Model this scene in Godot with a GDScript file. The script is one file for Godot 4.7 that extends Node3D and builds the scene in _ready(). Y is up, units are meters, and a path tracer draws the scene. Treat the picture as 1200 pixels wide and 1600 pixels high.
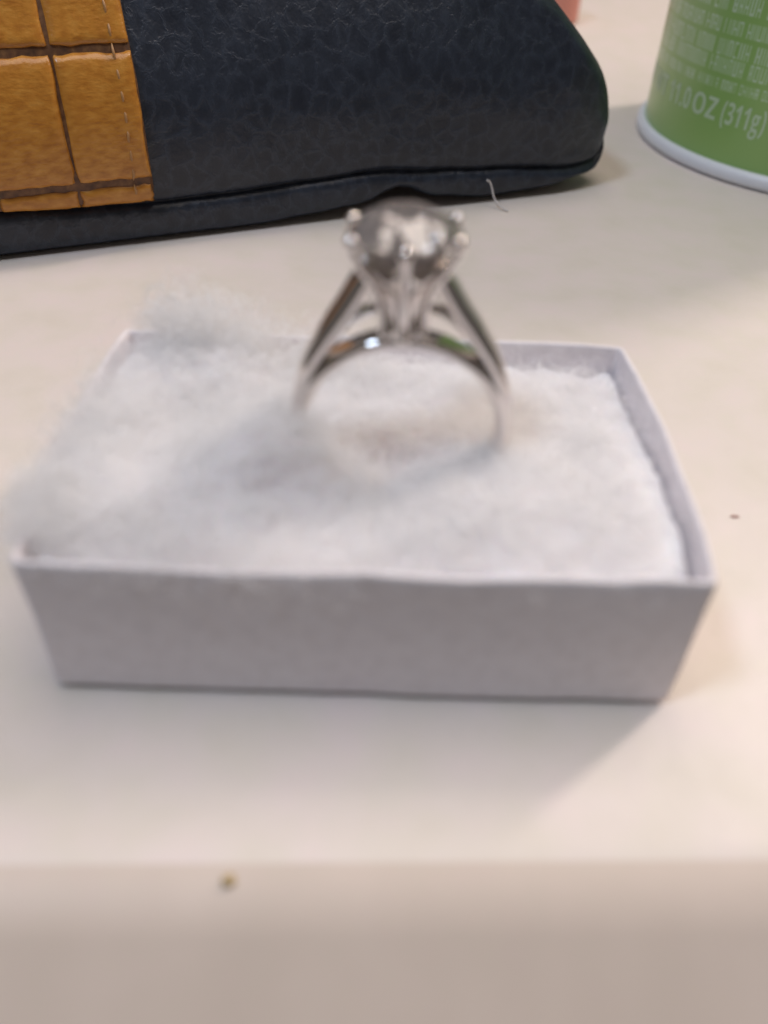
extends Node3D
# A ring in a small white box of cotton on a counter; leather pouch and spray can behind. Lengths below are millimetres, scaled by U to metres.

const U := 0.001
var rng := RandomNumberGenerator.new()


# ---------------------------------------------------------------- mesh helpers
class Shape:
	var v := PackedVector3Array()
	var uv := PackedVector2Array()
	var idx := PackedInt32Array()

	func tri(a: int, b: int, c: int) -> void:
		idx.append(a); idx.append(b); idx.append(c)

	func quad(a: int, b: int, c: int, d: int) -> void:
		tri(a, b, c); tri(a, c, d)

	# rows of equal length become a sheet; closed_row joins each row's ends, caps close the first and last row
	func sheet(rows: Array, closed_row := false, closed_rows := false, caps := false, with_uv := false) -> void:
		var at := v.size()
		var n: int = rows[0].size()
		var m := rows.size()
		for j in m:
			for i in n:
				v.append(rows[j][i])
				if with_uv:
					uv.append(Vector2(float(i) / (n - 1), 1.0 - float(j) / (m - 1)))
		for j in (m if closed_rows else m - 1):
			for i in (n if closed_row else n - 1):
				var i2 := (i + 1) % n
				var j2 := (j + 1) % m
				quad(at + j * n + i, at + j2 * n + i, at + j2 * n + i2, at + j * n + i2)
		if caps:
			for j in [0, m - 1]:
				var mid := Vector3.ZERO
				for i in n:
					mid += rows[j][i] / n
				var c := v.size()
				v.append(mid)
				for i in n:
					var a: int = at + j * n + i
					var b: int = at + j * n + (i + 1) % n
					if j == 0:
						tri(a, b, c)
					else:
						tri(b, a, c)

	func tube(path: PackedVector3Array, radii: Array, sides := 8, caps := true) -> void:
		var rows := []
		var t0 := (path[1] - path[0]).normalized()
		var side := t0.cross(Vector3.UP if absf(t0.y) < 0.9 else Vector3.RIGHT).normalized()
		for k in path.size():
			var t := (path[mini(k + 1, path.size() - 1)] - path[maxi(k - 1, 0)]).normalized()
			side = (side - t * side.dot(t)).normalized()
			var up := t.cross(side)
			var row := PackedVector3Array()
			var r: float = radii[mini(k, radii.size() - 1)]
			for s in sides:
				var a := TAU * s / sides
				row.append(path[k] + (side * cos(a) + up * sin(a)) * r)
			rows.append(row)
		sheet(rows, true, false, caps)

	func volume() -> float:
		var sum := 0.0
		for k in range(0, idx.size(), 3):
			sum += v[idx[k]].dot(v[idx[k + 1]].cross(v[idx[k + 2]]))
		return sum

	func done(flat := false, outward := true) -> ArrayMesh:
		if outward and volume() > 0.0:      # Godot's front faces run clockwise
			idx.reverse()
		var pos := PackedVector3Array()
		var nor := PackedVector3Array()
		var uvs := PackedVector2Array()
		var ids := PackedInt32Array()
		if flat:
			for k in range(0, idx.size(), 3):
				var a := v[idx[k]]; var b := v[idx[k + 1]]; var c := v[idx[k + 2]]
				var n := (c - a).cross(b - a).normalized()
				for p in [a, b, c]:
					pos.append(p * U); nor.append(n); ids.append(pos.size() - 1)
		else:
			nor.resize(v.size())
			for k in range(0, idx.size(), 3):
				var a := v[idx[k]]; var b := v[idx[k + 1]]; var c := v[idx[k + 2]]
				var n := (c - a).cross(b - a)
				for q in 3:
					nor[idx[k + q]] += n
			for k in v.size():
				nor[k] = nor[k].normalized() if nor[k].length_squared() > 0.0 else Vector3.UP
				pos.append(v[k] * U)
			ids = idx
			uvs = uv
		var arrays := []
		arrays.resize(Mesh.ARRAY_MAX)
		arrays[Mesh.ARRAY_VERTEX] = pos
		arrays[Mesh.ARRAY_NORMAL] = nor
		arrays[Mesh.ARRAY_INDEX] = ids
		if uvs.size() == pos.size():
			arrays[Mesh.ARRAY_TEX_UV] = uvs
		var m := ArrayMesh.new()
		m.add_surface_from_arrays(Mesh.PRIMITIVE_TRIANGLES, arrays)
		return m


func obj(called: String, mesh: Mesh, material: Material, parent: Node = self) -> MeshInstance3D:
	var o := MeshInstance3D.new()
	o.name = called
	o.mesh = mesh
	o.material_override = material
	parent.add_child(o, true)
	return o


func thing(called: String, label: String, category: String, at := Vector3.ZERO) -> Node3D:
	var o := Node3D.new()
	o.name = called
	add_child(o, true)
	o.position = at * U
	return tag(o, label, category)


func tag(o: Node3D, label: String, category: String) -> Node3D:
	o.set_meta("label", label)
	o.set_meta("category", category)
	return o


func lin(r: float, g: float, b: float, a := 1.0) -> Color:
	var c := Color(r, g, b).linear_to_srgb()
	c.a = a
	return c


func mat(color: Color, rough := 0.6, metal := 0.0) -> StandardMaterial3D:
	var m := StandardMaterial3D.new()
	m.albedo_color = color
	m.roughness = rough
	m.metallic = metal
	return m


func noise(kind: int, frequency: float, octaves: int, s: int) -> FastNoiseLite:
	var n := FastNoiseLite.new()
	n.noise_type = kind
	n.frequency = frequency
	n.fractal_octaves = octaves
	n.seed = s
	return n


func noise_texture(n: FastNoiseLite, size := 512, ramp: Array = []) -> NoiseTexture2D:
	var t := NoiseTexture2D.new()
	t.width = size
	t.height = size
	t.seamless = true
	t.noise = n
	if ramp:
		var g := Gradient.new()
		g.offsets = PackedFloat32Array(ramp.map(func(p): return p[0]))
		g.colors = PackedColorArray(ramp.map(func(p): return p[1]))
		t.color_ramp = g
	return t


# the map repeats every `tile` mm, laid on from three sides
func triplanar(m: StandardMaterial3D, tile: float) -> void:
	m.uv1_triplanar = true
	m.uv1_scale = Vector3.ONE * (1.0 / (tile * U))


func relief(m: StandardMaterial3D, t: Texture2D, depth_mm: float) -> void:
	m.heightmap_enabled = true
	m.heightmap_texture = t
	m.heightmap_scale = depth_mm * 0.1


func table_of(keys: Array, x: float) -> float:
	# keys: [x, y] pairs in order, joined smoothly
	if x <= keys[0][0]:
		return keys[0][1]
	for k in keys.size() - 1:
		if x <= keys[k + 1][0]:
			var t: float = (x - keys[k][0]) / (keys[k + 1][0] - keys[k][0])
			return lerpf(keys[k][1], keys[k + 1][1], t * t * (3.0 - 2.0 * t))
	return keys[-1][1]


func smooth_path(p: Array, steps := 6) -> PackedVector3Array:
	var out := PackedVector3Array()
	for k in p.size() - 1:
		var a: Vector3 = p[maxi(k - 1, 0)]
		var d: Vector3 = p[mini(k + 2, p.size() - 1)]
		for s in steps:
			out.append((p[k] as Vector3).cubic_interpolate(p[k + 1], a, d, float(s) / steps))
	out.append(p[-1])
	return out


# ---------------------------------------------------------------- the scene
func _ready() -> void:
	rng.seed = 7
	camera_and_light()
	countertop()
	jewellery_box()
	cotton()
	ring()
	pouch()
	spray_can()
	small_things()


func camera_and_light() -> void:
	var cam := Camera3D.new()
	cam.name = "camera"
	cam.position = Vector3(0.24, 73.35, 75.35) * U
	cam.rotation = Vector3(-0.7208, -0.0201, 0.0452)
	cam.near = 0.01
	cam.far = 20.0
	var lens := CameraAttributesPhysical.new()
	lens.frustum_focal_length = 19.653
	lens.frustum_near = 0.01
	lens.frustum_far = 20.0
	lens.frustum_focus_distance = 0.152
	lens.exposure_aperture = 7.7
	cam.attributes = lens
	cam.fov = 62.82
	add_child(cam)
	cam.current = true

	var env := Environment.new()
	env.background_mode = Environment.BG_COLOR
	env.background_color = lin(0.09, 0.082, 0.077)
	env.tonemap_mode = Environment.TONE_MAPPER_LINEAR
	env.tonemap_exposure = 1.1
	env.sdfgi_enabled = true
	env.ssao_enabled = true
	env.ssil_enabled = true
	var we := WorldEnvironment.new()
	we.environment = env
	add_child(we)

	# a lamp behind on the right, a cool one in front on the left, and an added wide fill overhead for ceiling bounce
	for k in 3:   # three bulbs of one fitting, one above the other
		var rise := deg_to_rad(36.0 + 5.5 * k)
		area_light("lamp_behind", Vector3(0.79 * cos(rise), sin(rise), -0.61 * cos(rise)), 1.0, 0.085, 0.135, Color(1.0, 0.935, 0.89))
	area_light("cool_lamp", Vector3(-0.42, 0.88, 0.23), 1.0, 0.14, 0.29, Color(0.80, 0.89, 1.0))
	area_light("overhead_fill", Vector3(0.1, 1.0, -0.15), 1.2, 0.9, 0.54, Color(1.0, 0.945, 0.905))


func area_light(called: String, towards: Vector3, far: float, size: float, energy: float, color: Color) -> void:
	var l := AreaLight3D.new()
	l.name = called
	l.area_size = Vector2(size, size)
	l.light_energy = energy * far * far
	l.light_color = color
	l.shadow_enabled = true
	add_child(l, true)
	l.position = towards.normalized() * far
	l.look_at_from_position(l.position, Vector3.ZERO, Vector3.FORWARD if absf(towards.normalized().y) > 0.95 else Vector3.UP)


func countertop() -> void:
	var profile := []   # (z, y) back over top to underside; front roll added to imitate a shadow
	for z in [-700, -300, -100, 0, 30, 37.0, 37.4]:
		profile.append(Vector2(z, 0.0))
	for k in range(1, 13):
		var a := deg_to_rad(34.0) * k / 12.0
		profile.append(Vector2(37.4 + 14.0 * sin(a), -14.0 * (1.0 - cos(a))))
	var e: Vector2 = profile[-1]
	var slope := Vector2(cos(deg_to_rad(34.0)), -sin(deg_to_rad(34.0)))
	for d in [3.0, 8.0, 13.0]:
		profile.append(e + slope * d)
	e = profile[-1]
	for k in range(1, 9):
		var a := deg_to_rad(34.0) + deg_to_rad(56.0) * k / 8.0
		profile.append(e + Vector2(8.0 * (sin(a) - sin(deg_to_rad(34.0))), -8.0 * (cos(deg_to_rad(34.0)) - cos(a))))
	e = profile[-1]
	profile.append(e + Vector2(0, -1.0))
	profile.append(e + Vector2(0, -19.0))
	profile.append(e + Vector2(-1.0, -20.0))
	profile.append(Vector2(-700, e.y - 20.0))
	profile.append(Vector2(-700, -4.2))
	var m := mat(lin(1, 1, 1), 0.42)
	m.albedo_texture = noise_texture(noise(FastNoiseLite.TYPE_SIMPLEX_SMOOTH, 0.006, 5, 3), 1024, [
		[0.0, lin(0.69, 0.63, 0.555)], [0.35, lin(0.72, 0.655, 0.59)], [0.6, lin(0.735, 0.66, 0.61)], [1.0, lin(0.76, 0.665, 0.635)]])
	triplanar(m, 90.0)
	relief(m, noise_texture(noise(FastNoiseLite.TYPE_SIMPLEX_SMOOTH, 0.03, 4, 5)), 0.05)
	var shadow_tan := mat(lin(1, 1, 1), 0.5)  # tan colour paints in the shadow band along the counter's front
	shadow_tan.albedo_texture = noise_texture(noise(FastNoiseLite.TYPE_SIMPLEX_SMOOTH, 0.008, 4, 6), 512, [[0.0, lin(0.61, 0.52, 0.445)], [0.5, lin(0.63, 0.535, 0.46)], [1.0, lin(0.67, 0.57, 0.495)]])
	triplanar(shadow_tan, 70.0)
	var o := thing("countertop", "", "")
	o.remove_meta("category")
	obj("top_sheet", counter_piece(profile.slice(0, 10) + [profile[9] + Vector2(-0.01, -0.02), profile[9] + Vector2(-1.0, -3.0), Vector2(-700, -4.0)]), m, o)
	obj("shadow_tan_edge", counter_piece([profile[9] + Vector2(-0.008, -0.01)] + profile.slice(9) + [profile[9] + Vector2(-0.6, -4.2)]), shadow_tan, o)
	o.position = Vector3(2.4, 0, 39.7) * U
	o.rotation.y = deg_to_rad(1.9)
	o.set_meta("kind", "structure")
	o.set_meta("label", "cream laminate countertop with a front roll tinted tan as painted shadow")


func counter_piece(profile: Array) -> ArrayMesh:
	var rows := []
	for x in [-600.0, -200.0, 0.0, 200.0, 600.0]:
		var row := PackedVector3Array()
		for p in profile:
			row.append(Vector3(x, p.y, p.x - 39.7))
		rows.append(row)
	var s := Shape.new()
	s.sheet(rows, true, false)
	return s.done()


# ---------------------------------------------------------------- the white box
const BOX_W := 32.5      # half width
const BOX_D := 21.7      # half depth
const BOX_H := 18.48

func bow(x: float, z: float) -> Vector2:
	# the card sides belly out a little between the corners
	var tx := x / BOX_W
	var tz := z / BOX_D
	return Vector2(1.25 * tx * (1.0 - tz * tz), 0.25 * tz * (1.0 - tx * tx))


func box_outline(inset: float, radius: float) -> PackedVector2Array:
	var w := BOX_W - inset
	var d := BOX_D - inset
	var r := maxf(radius, 0.05)
	var out := PackedVector2Array()
	var corners := [Vector2(1, 1), Vector2(-1, 1), Vector2(-1, -1), Vector2(1, -1)]
	for c in 4:
		var k: Vector2 = corners[c]
		for s in 5:
			var a := PI / 2 * (c + s / 4.0)
			out.append(Vector2(k.x * (w - r), k.y * (d - r)) + Vector2(cos(a), sin(a)) * r)
		var n: Vector2 = corners[(c + 1) % 4]
		var from: Vector2 = out[-1]
		var to := Vector2(n.x * (w - r), n.y * (d - r)) + Vector2(cos(PI / 2 * (c + 1)), sin(PI / 2 * (c + 1))) * r
		for s in range(1, 14):
			out.append(from.lerp(to, s / 14.0))
	return out


func jewellery_box() -> void:
	var t := thing("jewellery_box", "open white cardboard jewellery box without its lid, holding cotton and a ring", "box")
	var paper := mat(lin(0.88, 0.84, 0.86), 0.5)
	var n := noise_texture(noise(FastNoiseLite.TYPE_SIMPLEX_SMOOTH, 0.02, 5, 11), 512, [[0.0, Color(0.955, 0.95, 0.95)], [0.5, Color(0.985, 0.98, 0.98)], [1.0, Color(1, 1, 1)]])
	paper.albedo_texture = n
	triplanar(paper, 30.0)
	relief(paper, noise_texture(noise(FastNoiseLite.TYPE_SIMPLEX_SMOOTH, 0.05, 4, 12)), 0.09)
	# (inset, height) round the wall: up the outside, over the rim, down the inside
	var section := [[0.05, 0.85], [0.0, 1.0], [0.0, 5.0], [0.0, 11.0], [0.0, 16.5], [0.0, 17.9], [0.08, 18.25], [0.22, 18.42], [0.4, 18.47], [0.58, 18.4], [0.72, 18.2], [0.78, 17.8], [0.8, 10.0], [0.8, 1.9], [0.9, 1.4], [0.9, 0.9]]
	var wavy := noise(FastNoiseLite.TYPE_SIMPLEX_SMOOTH, 0.07, 3, 4)
	var rows := []
	for p in section:
		var row := PackedVector3Array()
		for q in box_outline(p[0], 0.9 - 0.55 * p[0]):
			var b := bow(q.x, q.y) * smoothstep(0.0, 18.0, p[1])
			var h: float = p[1]
			if h > 15.0:
				h += wavy.get_noise_2d(q.x, q.y) * 0.45 * (h - 15.0) / 3.5
			b += Vector2(q.x, q.y).normalized() * wavy.get_noise_3d(q.x, q.y, p[1] * 1.5) * 0.4
			row.append(Vector3(q.x + b.x, h, q.y + b.y))
		rows.append(row)
	var s := Shape.new()
	s.sheet(rows, true, true)
	obj("side_walls", s.done(), paper, t)
	rows = []
	for p in [[2.2, 0.06], [2.1, 0.15], [2.1, 0.7], [1.2, 0.95], [1.15, 1.35], [1.3, 1.5]]:
		var row := PackedVector3Array()
		for q in box_outline(p[0], 0.4):
			row.append(Vector3(q.x, p[1], q.y))
		rows.append(row)
	s = Shape.new()
	s.sheet(rows, true, false, true)
	obj("base_panel", s.done(), mat(lin(0.30, 0.27, 0.22), 0.8), t)  # base coloured dark to paint in the shadow line under the box


# ---------------------------------------------------------------- cotton
func bump(x: float, z: float, cx: float, cz: float, rx: float, rz: float) -> float:
	var a := (x - cx) / rx
	var b := (z - cz) / rz
	return exp(-(a * a + b * b))


var lumps: FastNoiseLite

func cotton_height(x: float, z: float) -> float:
	var h := 16.0
	h += 7.0 * bump(x, z, -10.0, 4.4, 6.0, 4.6)      # the puff that hides the ring's left foot
	h += 4.2 * bump(x, z, -20.0, -14.0, 9.0, 7.0)   # back left, above the rim
	h += 2.6 * bump(x, z, -20.0, 10.0, 12.0, 7.0)
	h += 1.6 * bump(x, z, 12.0, 10.0, 10.0, 6.0)
	h += 2.4 * bump(x, z, -30.0, 2.0, 7.0, 14.0)
	h += 0.6 * bump(x, z, 16.0, 2.0, 4.5, 4.0)
	h -= 1.0 * bump(x, z, 28.0, -14.0, 7.0, 10.0)
	h += 1.2 * bump(x, z, 22.0, 12.0, 12.0, 8.0)
	h -= 5.0 * bump(x, z, 2.5, -0.5, 6.5, 3.4)      # hollow under the ring
	h -= 3.2 * bump(x, z, 0.6, 5.5, 1.5, 2.4)
	h += lumps.get_noise_2d(x, z) * 1.0 + lumps.get_noise_2d(x * 3.1 + 50.0, z * 3.1) * 0.35
	return h


func cotton() -> void:
	lumps = noise(FastNoiseLite.TYPE_SIMPLEX_SMOOTH, 0.11, 3, 21)
	var t := thing("cotton_filling", "fluffy white cotton wadding heaped inside the small white box", "cotton wadding", Vector3(0, 1.6, 0))
	var white := mat(lin(0.92, 0.87, 0.885), 0.95)
	white.subsurf_scatter_enabled = true
	white.subsurf_scatter_strength = 0.22
	relief(white, noise_texture(noise(FastNoiseLite.TYPE_SIMPLEX_SMOOTH, 0.04, 5, 22)), 0.12)
	triplanar(white, 14.0)
	var rows := []
	var nx := 110
	var nz := 76
	for j in nz + 1:
		var row := PackedVector3Array()
		for i in nx + 1:
			var x := lerpf(-31.0, 31.0, float(i) / nx)
			var z := lerpf(-20.2, 20.2, float(j) / nz)
			var b := bow(x, z) * 0.75
			row.append(Vector3(x + b.x, cotton_height(x, z) - 1.6 - 0.7, z + b.y))
		rows.append(row)
	var s := Shape.new()
	s.sheet(rows)
	# a skirt and an underside make it a solid wad
	var around := PackedVector3Array()
	for i in nx + 1: around.append(rows[0][i])
	for j in range(1, nz + 1): around.append(rows[j][nx])
	for i in range(nx - 1, -1, -1): around.append(rows[nz][i])
	for j in range(nz - 1, 0, -1): around.append(rows[j][0])
	var under := PackedVector3Array()
	for p in around: under.append(Vector3(p.x, 0.1, p.z))
	var skirt := Shape.new()
	skirt.sheet([under, around], true)
	var at := s.v.size()
	s.v.append_array(skirt.v)
	for k in skirt.idx: s.idx.append(k + at)
	obj("wad", s.done(), white, t)

	# loose fibres: tufts of curled filaments, strewn through and above the wad
	var f := Shape.new()
	for k in 9:
		var p := Vector3(rng.randf_range(-1.8, 1.8), rng.randf_range(-1.2, 1.2), rng.randf_range(-1.8, 1.8))
		var d := Vector3(rng.randfn(), rng.randfn() * 0.7, rng.randfn()).normalized()
		var w := Vector3(rng.randfn(), rng.randfn(), rng.randfn()) * 0.22
		var path := PackedVector3Array()
		for q in 17:
			path.append(p)
			p += d * 0.38
			w += Vector3(rng.randfn(), rng.randfn(), rng.randfn()) * 0.09 - p * 0.01
			d = (d + w.cross(d) * 0.8 - p * 0.05).normalized()
		var left := PackedVector3Array()
		var right := PackedVector3Array()
		for q in 17:      # cotton fibres are flat, twisted ribbons
			var across := (path[mini(q + 1, 16)] - path[maxi(q - 1, 0)]).normalized().cross(Vector3(cos(q * 0.4 + k), sin(q * 0.4 + k), 0.3 * k - 1.2).normalized()).normalized() * 0.02
			left.append(path[q] - across)
			right.append(path[q] + across)
		f.sheet([left, right])
	var fibre := mat(lin(0.985, 0.98, 0.985), 0.45)
	fibre.backlight_enabled = true
	fibre.backlight = Color(1, 1, 1)
	var places: Array[Transform3D] = []
	while places.size() < 3800:
		var x := rng.randf_range(-29.5, 29.5)
		var z := rng.randf_range(-18.8, 18.4)
		var up := -0.4 + absf(rng.randfn()) * 0.55
		places.append(tuft(Vector3(x, minf(cotton_height(x, z) + up, 30.0) - 1.6, z), 0.55, rng.randf_range(0.7, 1.5)))
	# [centre, radii, count] of the wisps that stand clear of the wad
	for c in [
		[Vector3(-21.0, 19.5, -16.5), Vector3(6.5, 4.2, 3.2), 700], [Vector3(-24.0, 22.5, -18.0), Vector3(4.0, 3.2, 2.6), 220], [Vector3(-11.0, 18.5, -17.0), Vector3(9.0, 2.6, 3.0), 500],
		[Vector3(-9.5, 21.0, 4.0), Vector3(4.2, 2.6, 3.6), 360], [Vector3(-15.0, 19.0, 4.0), Vector3(6.0, 2.4, 6.0), 700], [Vector3(-31.0, 18.6, 13.5), Vector3(3.2, 2.0, 5.0), 850],
		[Vector3(-25.0, 18.2, 17.0), Vector3(8.0, 1.2, 2.2), 300], [Vector3(16.0, 15.6, 3.0), Vector3(3.0, 1.6, 2.6), 200], [Vector3(4.0, 16.8, -17.0), Vector3(9.0, 1.8, 2.4), 140],
		[Vector3(4.0, 13.0, 4.6), Vector3(7.0, 1.8, 2.2), 200], [Vector3(-12.0, 18.4, 20.3), Vector3(15.0, 0.8, 1.0), 260], [Vector3(-31.6, 18.2, 2.0), Vector3(1.8, 1.4, 11.0), 800], [Vector3(-18.0, 18.0, -6.0), Vector3(8.0, 2.0, 7.0), 500], [Vector3(-28.5, 18.6, 0.0), Vector3(3.0, 1.8, 9.0), 700], [Vector3(-20.0, 21.0, -17.0), Vector3(8.0, 3.6, 2.6), 500],
	]:
		for k in int(c[2] * 0.2):
			var r := Vector3(rng.randfn(), rng.randfn(), rng.randfn()).normalized() * pow(rng.randf(), 0.45) * 1.25
			places.append(tuft((c[0] as Vector3) + r * (c[1] as Vector3) - Vector3(0, 1.6, 0), 0.9, rng.randf_range(0.75, 1.25)))
	for c in [[Vector3(-26.3, 23.6, -18.0), 1.25], [Vector3(-23.0, 21.4, -15.5), 0.9]]:
		var strand := Shape.new()
		var loop := PackedVector3Array()
		for q in 25:
			var a := -0.6 + q * 0.22
			loop.append((c[0] as Vector3) + Vector3(cos(a) * c[1], sin(a) * c[1] * 0.95, q * 0.03) * (1.0 + q * 0.006))
		strand.tube(loop, [0.07], 5)
		obj("curled_strand", strand.done(), fibre, t)
	var mm := MultiMesh.new()
	mm.transform_format = MultiMesh.TRANSFORM_3D
	mm.mesh = f.done(false, false)
	mm.mesh.surface_set_material(0, fibre)
	mm.instance_count = places.size()
	for k in places.size():
		mm.set_instance_transform(k, places[k])
	var o := MultiMeshInstance3D.new()
	o.name = "fibres"
	o.multimesh = mm
	o.set_meta("kind", "stuff")
	t.add_child(o, true)


func tuft(p: Vector3, flat: float, size: float) -> Transform3D:
	var b := Basis.from_euler(Vector3(rng.randfn() * 0.5, rng.randf() * TAU, rng.randfn() * 0.5) if flat < 0.8 else Vector3(rng.randf() * TAU, rng.randf() * TAU, rng.randf() * TAU))
	return Transform3D(Basis.from_scale(Vector3(1, flat, 1)) * b * Basis.from_scale(Vector3.ONE * size), p * U)


# ---------------------------------------------------------------- the ring
# a bar with a rounded oblong section swept along path; across is the bar's width direction (z)
func bar(s: Shape, path: PackedVector3Array, widths: Array, thicks: Array, closed := false) -> void:
	var rows := []
	var n := path.size()
	for k in n:
		var a := path[(k - 1 + n) % n] if closed else path[maxi(k - 1, 0)]
		var b := path[(k + 1) % n] if closed else path[mini(k + 1, n - 1)]
		var dir := (b - a).normalized()
		var out := dir.cross(Vector3.BACK).normalized()
		var w: float = widths[k] * 0.5
		var h: float = thicks[k] * 0.5
		var c := minf(h, w) * 0.8
		var row := PackedVector3Array()
		for q in [[w, h - c], [w - c * 0.3, h - c * 0.3], [w - c, h], [c - w, h], [c * 0.3 - w, h - c * 0.3], [-w, h - c], [-w, c - h], [c * 0.3 - w, c * 0.3 - h], [c - w, -h], [w - c, -h], [w - c * 0.3, c * 0.3 - h], [w, c - h]]:
			row.append(path[k] + Vector3.BACK * q[0] + out * q[1])
		rows.append(row)
	s.sheet(rows, true, closed, not closed)


func ring() -> void:
	var t := thing("ring", "silver ring with a big clear round stone, standing upright in the cotton", "ring", Vector3(3.45, 9.3, 0))
	t.rotation = Vector3(deg_to_rad(-1.5), 0, deg_to_rad(1.6))
	var silver := mat(lin(0.82, 0.765, 0.73), 0.08, 1.0)
	const RI := 10.3
	const CY := 10.3     # centre of the finger hole above the ring's lowest point
	var path := PackedVector3Array()
	var wide := []
	var thick := []
	for k in 144:
		var a := TAU * k / 144.0
		var up := sin(a)
		var th := lerpf(1.25, 1.75, smoothstep(-1.0, 0.1, up)) - 0.55 * smoothstep(0.55, 0.85, up)
		path.append(Vector3(cos(a), sin(a), 0) * (RI + th * 0.5) + Vector3(0, CY, 0))
		wide.append(lerpf(2.6, 3.7, smoothstep(-1.0, 0.4, up)) - 0.5 * smoothstep(0.6, 0.95, up))
		thick.append(th)
	var s := Shape.new()
	bar(s, path, wide, thick, true)
	obj("band", s.done(), silver, t)
	for side in [-1.0, 1.0]:
		var pts := smooth_path([Vector3(side * 11.3, CY + 1.0, 0), Vector3(side * 10.9, CY + 4.2, 0), Vector3(side * 9.7, CY + 7.9, 0), Vector3(side * 7.75, CY + 11.15, 0), Vector3(side * 5.8, CY + 14.1, 0), Vector3(side * 4.25, CY + 16.7, 0), Vector3(side * 3.7, CY + 17.9, 0)], 8)
		var ws := []
		var ts := []
		for k in pts.size():
			var f := float(k) / (pts.size() - 1)
			ws.append(lerpf(3.5, 4.3, f))
			ts.append(lerpf(1.2, 2.1, smoothstep(0.0, 0.6, f)) - 0.5 * smoothstep(0.75, 1.0, f))
		s = Shape.new()
		bar(s, pts, ws, ts)
		obj("shoulder", s.done(), silver, t)
		# the lower strut that ties the shoulder to the basket
		var strut := smooth_path([Vector3(side * 8.3, CY + 9.7, 0), Vector3(side * 6.2, CY + 12.0, 0), Vector3(side * 4.2, CY + 13.6, 0), Vector3(side * 2.2, CY + 14.2, 0)], 6)
		ws = []
		ts = []
		for k in strut.size():
			ws.append(1.5)
			ts.append(0.8)
		s = Shape.new()
		bar(s, strut, ws, ts)
		obj("strut", s.done(), silver, t)
	# trumpet shaped basket: outside up, inside down
	var prof := [[1.7, 11.2], [2.05, 11.6], [1.95, 12.6], [2.0, 13.8], [2.3, 15.2], [2.9, 16.8], [3.7, 18.3], [4.15, 19.1], [4.05, 19.25], [3.9, 19.15], [3.3, 18.2], [2.5, 16.8], [1.9, 15.0], [1.5, 13.0], [1.4, 11.2]]
	s = Shape.new()
	var rows := []
	for p in prof:
		var row := PackedVector3Array()
		for k in 48:
			var a := TAU * k / 48.0
			# scalloped rim: dips between the prongs
			var dip := (0.5 - 0.5 * cos(6.0 * a)) * smoothstep(15.0, 19.0, p[1])
			var flute := 1.0 - 0.22 * (0.5 - 0.5 * cos(6.0 * a)) * smoothstep(11.8, 13.0, p[1])
			row.append(Vector3(sin(a) * p[0] * flute, CY + p[1] - dip * 1.3, cos(a) * p[0] * flute))
		rows.append(row)
	s.sheet(rows, true, true)
	obj("basket", s.done(), silver, t)
	for k in 6:
		var a := TAU * k / 6.0
		var dir := Vector3(sin(a), 0, cos(a))
		var pts := PackedVector3Array()
		var rad := []
		var keys := [[2.15, 11.5], [2.1, 13.2], [2.45, 15.0], [3.25, 17.0], [4.45, 18.8], [5.35, 20.3], [5.75, 21.2], [5.65, 21.75], [5.15, 22.0]]
		var line := smooth_path(keys.map(func(q): return dir * q[0] + Vector3(0, CY + q[1], 0)), 4)
		for q in line.size():
			var f := float(q) / (line.size() - 1)
			pts.append(line[q])
			rad.append(lerpf(0.66, 0.48, smoothstep(0.0, 0.6, f)) + 0.27 * smoothstep(0.75, 0.88, f) - 0.45 * smoothstep(0.93, 1.0, f))
		s = Shape.new()
		s.tube(pts, rad, 10)
		obj("prong", s.done(), silver, t)
	# the round brilliant
	const R := 5.45
	var gy := CY + 21.75
	var g := Shape.new()
	var add := func(r: float, y: float, count: int, turn: float) -> int:
		var at := g.v.size()
		for k in count:
			var a := TAU * (k + turn) / count + 0.21
			g.v.append(Vector3(sin(a) * r, gy + y, cos(a) * r))
		return at
	const N := 12
	var T: int = add.call(R * 0.50, 1.95, N, 0.0)
	var S: int = add.call(R * 0.78, 1.20, N, 0.5)
	var G: int = add.call(R, 0.10, 2 * N, 0.0)
	var H: int = add.call(R, -0.10, 2 * N, 0.0)
	var L: int = add.call(R * 0.60, -2.05, N, 0.5)
	var M: int = add.call(R * 0.28, -3.55, N, 0.0)
	g.v.append(Vector3(0, gy + 1.95, 0))
	var mid := g.v.size() - 1
	g.v.append(Vector3(0, gy - 4.75, 0))
	var culet := g.v.size() - 1
	for k in N:
		var k1 := (k + 1) % N
		var kp := (k + N - 1) % N
		var a := 2 * k
		var b := (2 * k + 1) % (2 * N)
		var c := (2 * k + 2) % (2 * N)
		g.tri(mid, T + k, T + k1)
		g.tri(T + k, S + k, T + k1)
		g.tri(T + k, S + kp, G + a)
		g.tri(T + k, G + a, S + k)
		g.tri(S + k, G + a, G + b)
		g.tri(S + k, G + b, G + c)
		g.quad(G + a, H + a, H + b, G + b)
		g.quad(G + b, H + b, H + c, G + c)
		g.tri(L + k, H + b, H + a)
		g.tri(L + k, H + c, H + b)
		g.tri(M + k, L + k, H + a)
		g.tri(M + k, H + a, L + kp)
		g.tri(M + k, M + k1, L + k)
		g.tri(culet, M + k1, M + k)
	var stone := mat(lin(0.90, 0.83, 0.81, 0.13), 0.0)
	stone.transparency = BaseMaterial3D.TRANSPARENCY_ALPHA
	stone.refraction_enabled = true
	stone.refraction_scale = 0.13
	obj("gemstone", g.done(true), stone, t)


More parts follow.
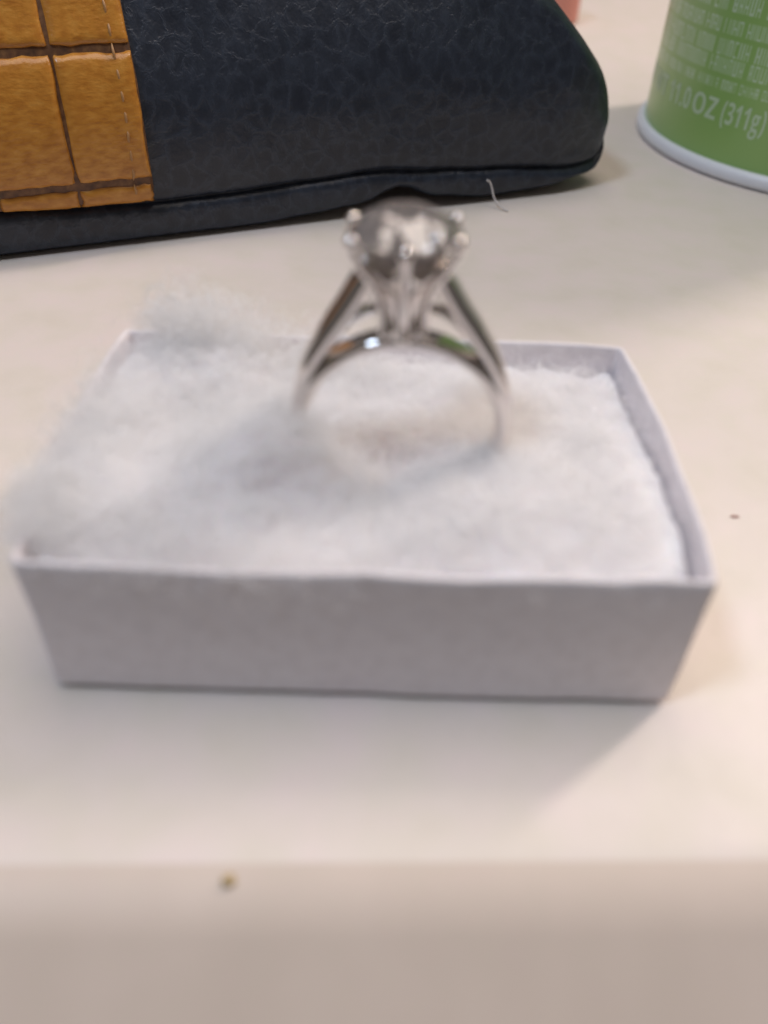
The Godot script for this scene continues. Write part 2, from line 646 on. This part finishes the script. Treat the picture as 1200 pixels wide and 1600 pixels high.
# ---------------------------------------------------------------- the leather pouch
const POUCH_SEAM := [[-90.0, 9.4], [-72.0, 9.2], [-58.0, 8.3], [-43.0, 7.8], [-29.0, 8.0], [-11.0, 8.8], [4.0, 9.5], [19.0, 8.4], [30.0, 7.6], [54.0, 5.9], [62.0, 6.2]]
const POUCH_FOOT := [[-90.0, 0.1], [-22.0, 0.25], [-12.0, 1.0], [0.0, 2.0], [9.6, 5.0], [19.0, 1.9], [31.0, 0.5], [45.0, 0.9], [58.0, 2.6], [62.0, 4.5]]
const POUCH_TOP := [[-140.0, 66.0], [-10.0, 66.0], [25.0, 57.0], [36.5, 48.5], [47.5, 41.0], [54.8, 34.0], [60.0, 28.5], [62.8, 25.0], [64.0, 22.5]]

func pouch_profile(s: float) -> PackedVector3Array:
	# (outward, height) of one slice of the pouch; the third number is unused
	var foot := table_of(POUCH_FOOT, s)
	var seam := maxf(table_of(POUCH_SEAM, s), foot + 2.0)
	var top := table_of(POUCH_TOP, s)
	if s > 22.0:   # straight run down to the rounded corner
		for k in POUCH_TOP.size() - 1:
			if s >= POUCH_TOP[k][0] and s <= POUCH_TOP[k + 1][0]:
				top = lerpf(POUCH_TOP[k][1], POUCH_TOP[k + 1][1], (s - POUCH_TOP[k][0]) / (POUCH_TOP[k + 1][0] - POUCH_TOP[k][0]))
	var e := clampf((s - 47.0) / 17.0, 0.0, 1.0)
	var k := sqrt(maxf(1.0 - e * e, 0.0))          # 1 along the pouch, 0 at its right end
	var depth := lerpf(11.0, 50.0, k)
	var back := lerpf(6.0, 0.0, k)                 # the front rounds back at the end
	var out := PackedVector3Array()
	out.append(Vector3(-depth * 0.5, foot, 0))
	out.append(Vector3(-4.5, foot, 0))
	out.append(Vector3(-2.2, foot + 0.15, 0))
	out.append(Vector3(-0.4, foot + 0.5, 0))
	out.append(Vector3(0.7, foot + 1.3, 0))
	out.append(Vector3(1.25, lerpf(foot, seam, 0.4), 0))
	out.append(Vector3(1.15, seam - 1.9, 0))
	out.append(Vector3(0.55, seam - 0.9, 0))
	out.append(Vector3(-0.3, seam - 0.3, 0))
	out.append(Vector3(-1.2, seam, 0))
	out.append(Vector3(-0.1, seam + 0.25, 0))
	out.append(Vector3(0.45, seam + 0.8, 0))
	out.append(Vector3(0.7, seam + 1.9, 0))
	var ph := maxf(top - 9.0, seam + 3.0)
	for q in range(1, 17):
		var f := q / 16.0
		var hh := lerpf(seam + 1.9, ph, f)
		var t := clampf((hh - 10.0) / 47.0, 0.0, 1.0)
		out.append(Vector3(0.7 + 1.2 * sin(clampf((hh - 9.0) / 30.0, 0.0, 1.0) * PI) - 17.0 * t * t, hh, 0))
	for q in range(1, 9):
		var a := PI / 2 * q / 8.0
		out.append(Vector3(lerpf(-depth * 0.5, out[28].x, cos(a)), lerpf(ph, maxf(top, ph + 0.5), sin(a)), 0))
	for q in range(1, 8):
		var a := PI / 2 * (1.0 - q / 8.0)
		out.append(Vector3(lerpf(-depth * 0.5, -depth + 2.0, cos(a)), lerpf(ph, maxf(top, ph + 0.5), sin(a)), 0))
	out.append(Vector3(-depth, lerpf(foot, ph, 0.6), 0))
	out.append(Vector3(-depth - 0.5, lerpf(foot, ph, 0.3), 0))
	out.append(Vector3(-depth + 0.5, foot + 2.0, 0))
	out.append(Vector3(-depth + 2.5, foot + 0.3, 0))
	var e2 := clampf((s - 59.5) / 4.5, 0.0, 1.0)
	var squeeze := lerpf(0.25, 1.0, sqrt(maxf(1.0 - e2 * e2, 0.0)))
	for q in out.size():
		out[q].y = 11.5 + (out[q].y - 11.5) * squeeze
		out[q].x -= back * clampf((out[q].x + depth) / depth, 0.0, 1.0)
	return out


# a point on the front panel: s along it, h above the counter, lifted off by d; in the pouch's own axes (x along, z outward)
func panel(s: float, h: float, d: float) -> Vector3:
	var p := pouch_profile(s)
	for k in range(10, 36):
		if h <= p[k + 1].y:
			var f := clampf((h - p[k].y) / maxf(p[k + 1].y - p[k].y, 0.001), 0.0, 1.0)
			var a := p[k].lerp(p[k + 1], f)
			return Vector3(s, a.y, a.x + d)
	return Vector3(s, h, p[30].x + d)


# a raised piece of leather on the panel between s0..s1 and h0..h1, with rolled edges; edges wander a little
func pad(s0: float, s1: float, h0: float, h1: float, base: float, high: float, wander: FastNoiseLite, soft := 0.9, shear := 0.0) -> ArrayMesh:
	var rows := []
	var us := [0.0, 0.0, 0.02, 0.06, 0.12, 0.25, 0.4, 0.55, 0.7, 0.82, 0.9, 0.95, 0.98, 1.0, 1.0]
	for j in us.size():
		var row := PackedVector3Array()
		for i in us.size():
			var s: float = lerpf(s0, s1, us[i])
			var h: float = lerpf(h0, h1, us[j])
			var rim := minf(minf(s - s0, s1 - s), minf(h - h0, h1 - h))
			var w := 1.0 - minf(rim / 2.0, 1.0)
			var lift := base + (high - base) * sqrt(clampf(1.0 - pow(1.0 - clampf(rim / soft, 0.0, 1.0), 2.0), 0.0, 1.0)) + wander.get_noise_2d(s * 2.0, h * 2.0) * 0.28
			if i == 0 or j == 0 or i == us.size() - 1 or j == us.size() - 1:
				lift = -0.4
			s += wander.get_noise_2d(h * 3.0, s0 * 9.0) * 0.35 * w + shear * (h - h0)
			h += wander.get_noise_2d(s * 3.0, h0 * 9.0 + 300.0) * 0.35 * w
			row.append(panel(s, h, lift))
		rows.append(row)
	var m := Shape.new()
	m.sheet(rows)
	return m.done(false, false)


func pouch() -> void:
	var t := thing("leather_pouch", "black leather pouch with tan crocodile embossed patch, standing behind the white box", "pouch", Vector3(-4.7, 0, -106.7))
	t.rotation.y = atan2(0.373, 0.928)
	var black := mat(lin(0.013, 0.017, 0.025), 0.41)
	var cells := noise(FastNoiseLite.TYPE_CELLULAR, 0.017, 1, 31)
	cells.fractal_type = FastNoiseLite.FRACTAL_NONE
	cells.cellular_return_type = FastNoiseLite.RETURN_DISTANCE2_SUB
	cells.cellular_jitter = 1.0
	cells.domain_warp_enabled = true
	cells.domain_warp_type = FastNoiseLite.DOMAIN_WARP_SIMPLEX
	cells.domain_warp_amplitude = 70.0
	cells.domain_warp_frequency = 0.012
	cells.domain_warp_fractal_type = FastNoiseLite.DOMAIN_WARP_FRACTAL_PROGRESSIVE
	cells.domain_warp_fractal_octaves = 3
	black.albedo_color = Color.WHITE
	black.albedo_texture = noise_texture(cells, 1024, [[0.0, lin(0.028, 0.038, 0.058)], [0.16, lin(0.018, 0.025, 0.040)], [0.5, lin(0.0105, 0.0155, 0.027)], [1.0, lin(0.009, 0.0135, 0.024)]])  # paler cell borders put the sheen of the creases into the colour
	relief(black, noise_texture(cells, 1024, [[0.0, Color(1, 1, 1)], [0.2, Color(0.6, 0.6, 0.6)], [1.0, Color(0.3, 0.3, 0.3)]]), 0.16)
	var fine := noise_texture(noise(FastNoiseLite.TYPE_SIMPLEX_SMOOTH, 0.035, 4, 38), 1024)
	fine.as_normal_map = true
	fine.bump_strength = 5.0
	black.normal_enabled = true
	black.normal_texture = fine
	black.normal_scale = 0.25
	triplanar(black, 64.0)
	var rows := []
	var stations := []
	for k in 60: stations.append(-135.0 + k * 3.0)
	for k in 25: stations.append(47.0 + 17.0 * sin(PI / 2 * k / 24.0))
	var dents := noise(FastNoiseLite.TYPE_SIMPLEX_SMOOTH, 0.03, 3, 32)
	for s in stations:
		var row := PackedVector3Array()
		var p := pouch_profile(s)
		for k in p.size():
			var d := dents.get_noise_2d(s * 1.2, p[k].y * 1.5) * (0.9 if s > -38.0 else 0.3)
			row.append(Vector3(s, p[k].y, p[k].x + d * (1.0 if k > 11 and k < 30 else 0.0)))
		rows.append(row)
	var m := Shape.new()
	m.sheet(rows, true, false, true)
	obj("body", m.done(), black, t)

	var wander := noise(FastNoiseLite.TYPE_SIMPLEX_SMOOTH, 0.12, 2, 33)
	var tan := mat(lin(1, 1, 1), 0.28)
	tan.albedo_texture = noise_texture(noise(FastNoiseLite.TYPE_SIMPLEX_SMOOTH, 0.02, 6, 34), 512, [[0.0, lin(0.32, 0.115, 0.015)], [0.4, lin(0.44, 0.182, 0.025)], [0.6, lin(0.49, 0.215, 0.033)], [1.0, lin(0.58, 0.29, 0.06)]])
	relief(tan, noise_texture(noise(FastNoiseLite.TYPE_SIMPLEX_SMOOTH, 0.05, 4, 35)), 0.07)
	triplanar(tan, 30.0)
	tan.uv1_scale *= Vector3(0.8, 1.7, 1.0)
	var brown := mat(lin(1, 1, 1), 0.5)
	brown.albedo_texture = noise_texture(noise(FastNoiseLite.TYPE_SIMPLEX_SMOOTH, 0.03, 4, 36), 256, [[0.0, lin(0.05, 0.02, 0.007)], [0.5, lin(0.12, 0.05, 0.018)], [1.0, lin(0.24, 0.12, 0.04)]])
	triplanar(brown, 16.0)
	var patch := obj("patch", pad(-100.0, -43.3, 8.4, 62.0, 0.5, 1.0, wander, 0.5), brown, t)
	patch.set_meta("label", "tan crocodile embossed leather patch with stitched edge")
	# the embossed scales between the grooves: columns by s, rows by h
	var cols := [[-99.0, -86.6, 0.0], [-86.2, -71.9, 0.0], [-71.5, -57.4, 0.0], [-57.0, -43.5, 0.0]]
	var bands := [[8.7, 12.3], [13.4, 34.4], [35.6, 51.0], [52.4, 61.4]]
	for b in bands:
		for c in cols:
			obj("embossed_scale", pad(c[0], c[1], b[0], b[1], 0.7, 1.7, wander, 1.9), tan, patch)
	# saddle stitches down the patch's right edge
	var thread := mat(lin(0.38, 0.20, 0.075), 0.5)
	var h := 10.0
	while h < 60.0:
		var st := Shape.new()
		var pts := PackedVector3Array()
		for q in 7:
			var f := q / 6.0
			var hh := h + f * 2.6
			pts.append(panel(-46.9 + 0.5 * smoothstep(10.0, 30.0, hh) + wander.get_noise_1d(hh * 4.0) * 0.15, hh, 1.2 + 0.5 * sin(f * PI)))
		st.tube(pts, [0.08, 0.2, 0.24, 0.25, 0.24, 0.2, 0.08], 8)
		obj("stitch", st.done(), thread, patch)
		h += 3.3


# ---------------------------------------------------------------- the spray can
func spray_can() -> void:
	var t := thing("spray_can", "green spray can with white print and a pale metal bottom rim", "spray can", Vector3(121, 0, -170.2))
	const R := 47.4
	var rim := Shape.new()
	var rows := []
	for p in [[44.0, 0.6], [46.6, 0.1], [48.0, 0.1], [49.0, 0.5], [49.4, 1.5], [49.3, 2.7], [48.7, 3.5], [47.8, 3.7], [47.0, 3.2], [45.0, 2.0]]:
		var row := PackedVector3Array()
		for k in 120:
			row.append(Vector3(sin(TAU * k / 120.0) * p[0], p[1], cos(TAU * k / 120.0) * p[0]))
		rows.append(row)
	rim.sheet(rows, true, true)
	obj("bottom_rim", rim.done(), mat(lin(0.78, 0.80, 0.85), 0.4, 0.0), t)

	# the printed label: background green, with rows of fine print too blurred to read
	var art := Image.create(2048, 1024, false, Image.FORMAT_RGB8)
	var green := lin(0.275, 0.465, 0.135)
	var ink := lin(0.50, 0.64, 0.43)
	art.fill(green)
	var r := RandomNumberGenerator.new()
	r.seed = 5
	# rows: [height of the line's foot in mm, cap height in mm]; the label runs 2.6 to 122.6 mm up
	for line in [[19.0, 2.3], [22.4, 3.3], [26.1, 3.4], [30.5, 3.1], [34.9, 3.6], [39.6, 2.2], [42.0, 1.8], [44.0, 2.2], [47.0, 2.2]]:
		var y0 := int(1024 - (line[0] + line[1] - 2.6) / 120.0 * 1024)
		var ch := int(line[1] / 120.0 * 1024)
		var x := 100
		while x < 1400:
			for letter in r.randi_range(3, 9):
				var cw := maxi(2, int(ch * r.randf_range(0.24, 0.34)))
				art.fill_rect(Rect2i(x, y0, maxi(1, cw / 3), ch), ink)
				if r.randf() < 0.9:
					art.fill_rect(Rect2i(x + cw - maxi(1, cw / 3), y0, maxi(1, cw / 3), ch), ink)
				var bars := [0, ch / 2, ch - maxi(1, ch / 6)]
				for b in bars:
					if r.randf() < 0.28:
						art.fill_rect(Rect2i(x, y0 + b, cw, maxi(1, ch / 6)), ink)
				x += cw + maxi(2, ch / 9)
			x += int(ch * 0.3)
	var body := Shape.new()
	rows = []
	for q in [0, 0.4, 1.0, 2.0, 4.0, 8.0, 30.0, 60.0, 90.0, 120.0]:
		var row := PackedVector3Array()
		for k in 161:
			var a := deg_to_rad(-200.0 + 360.0 * k / 160.0)
			row.append(Vector3(sin(a) * (R - 0.5 * exp(-q * 1.5)), 2.6 + q, cos(a) * (R - 0.5 * exp(-q * 1.5))))
		rows.append(row)
	# heights are not evenly spaced, so give the map its own coordinates
	body.sheet(rows)
	for row in rows:
		for k in 161:
			body.uv.append(Vector2(k / 160.0, 1.0 - (row[k].y - 2.6) / 120.0))
	var label := mat(Color.WHITE, 0.36)
	label.albedo_texture = ImageTexture.create_from_image(art)
	label.clearcoat_enabled = true
	label.clearcoat = 0.4
	label.clearcoat_roughness = 0.25
	obj("can_body", body.done(false, false), label, t)
	var dome := Shape.new()
	rows = []
	for p in [[47.6, 122.6], [47.9, 123.4], [47.2, 124.2], [42.0, 128.0], [32.0, 133.0], [20.0, 135.5], [17.0, 136.0], [16.0, 150.0], [14.0, 152.0]]:
		var row := PackedVector3Array()
		for k in 80:
			row.append(Vector3(sin(TAU * k / 80.0) * p[0], p[1], cos(TAU * k / 80.0) * p[0]))
		rows.append(row)
	dome.sheet(rows, true, false, true)
	obj("can_top", dome.done(), mat(lin(0.7, 0.72, 0.74), 0.3, 0.6), t)

	# the line of large print that can be read, bent round the can: [words, degrees at its start, at its end]
	var font := SystemFont.new()
	font.font_names = PackedStringArray(["Droid Sans"])
	font.font_weight = 700
	var print_ink := mat(ink, 0.45)
	for w in [["NET WT", -110.0, -82.0], ["11.0", -79.5, -67.8], ["OZ", -66.3, -56.6], ["(311g)", -54.6, -40.6]]:
		var tm := TextMesh.new()
		tm.font = font
		tm.text = w[0]
		tm.font_size = 64
		tm.pixel_size = 0.01
		tm.depth = 0.0
		tm.curve_step = 1.0
		var arrays := tm.get_mesh_arrays()
		var pos: PackedVector3Array = arrays[Mesh.ARRAY_VERTEX]
		var box := tm.get_aabb()
		var cap := 4.9 / 0.46
		var s := Shape.new()
		for p in pos:
			var f := (p.x - box.position.x) / box.size.x
			var a := deg_to_rad(lerpf(w[1], w[2], f))
			var y := 14.6 + p.y * cap
			s.v.append(Vector3(sin(a) * (R + 0.06), y, cos(a) * (R + 0.06)))
		var ids = arrays[Mesh.ARRAY_INDEX]
		if ids == null or ids.size() == 0:
			for k in pos.size(): s.idx.append(k)
		else:
			s.idx = ids
		obj("lettering", s.done(false, false), print_ink, t)


# ---------------------------------------------------------------- small things
func pebble(radii: Vector3, s: int) -> ArrayMesh:
	var n := noise(FastNoiseLite.TYPE_SIMPLEX_SMOOTH, 0.5, 2, s)
	var rows := []
	for j in 13:
		var row := PackedVector3Array()
		for i in 20:
			var a := TAU * i / 20.0
			var b := PI * (j / 12.0 - 0.5) * 0.998
			var d := Vector3(cos(a) * cos(b), sin(b), sin(a) * cos(b))
			row.append(d * radii * (1.0 + 0.35 * n.get_noise_3dv(d * 2.5)) + Vector3(0, radii.y * 0.8, 0))
		rows.append(row)
	var m := Shape.new()
	m.sheet(rows, true, false, true)
	return m.done()


func small_things() -> void:
	var crumb := obj("crumb", pebble(Vector3(0.6, 0.4, 0.55), 41), mat(lin(0.46, 0.34, 0.16), 0.8))
	crumb.position = Vector3(-11.3, -0.65, 41.4) * U
	tag(crumb, "tiny tan crumb near the counter's front edge", "crumb")
	var speck := obj("speck", pebble(Vector3(0.6, 0.1, 0.25), 42), mat(lin(0.42, 0.25, 0.21), 0.8))
	speck.position = Vector3(49.1, 0.03, -9.4) * U
	tag(speck, "small reddish brown speck on the counter right of the box", "speck")
	var line := smooth_path([Vector3(28.9, 0.3, -112.2), Vector3(27.2, 0.9, -113.4), Vector3(25.8, 2.2, -114.6), Vector3(25.2, 3.9, -115.2), Vector3(24.6, 5.3, -115.4), Vector3(23.8, 5.9, -115.2)], 6)
	var m := Shape.new()
	m.tube(line, [0.2], 6)
	tag(obj("thread", m.done(), mat(lin(0.62, 0.58, 0.56), 0.7)), "short curled pale thread in front of the black pouch", "thread")
	var pink := thing("pink_cap", "small pink rounded cap showing behind the black pouch's corner", "cap", Vector3(68.0, 0.1, -316))
	pink.rotation.y = 0.5
	m = Shape.new()
	var rows := []
	for p in [[8.0, 0.0], [9.6, 0.5], [10.0, 1.6], [10.0, 12.0], [9.7, 17.0], [8.6, 20.5], [6.2, 23.0], [3.0, 24.2], [0.3, 24.5]]:
		var row := PackedVector3Array()
		for k in 40:
			row.append(Vector3(sin(TAU * k / 40.0) * p[0], p[1], cos(TAU * k / 40.0) * p[0]))
		rows.append(row)
	m.sheet(rows, true, false, true)
	obj("shell", m.done(), mat(lin(0.62, 0.25, 0.20), 0.45), pink)
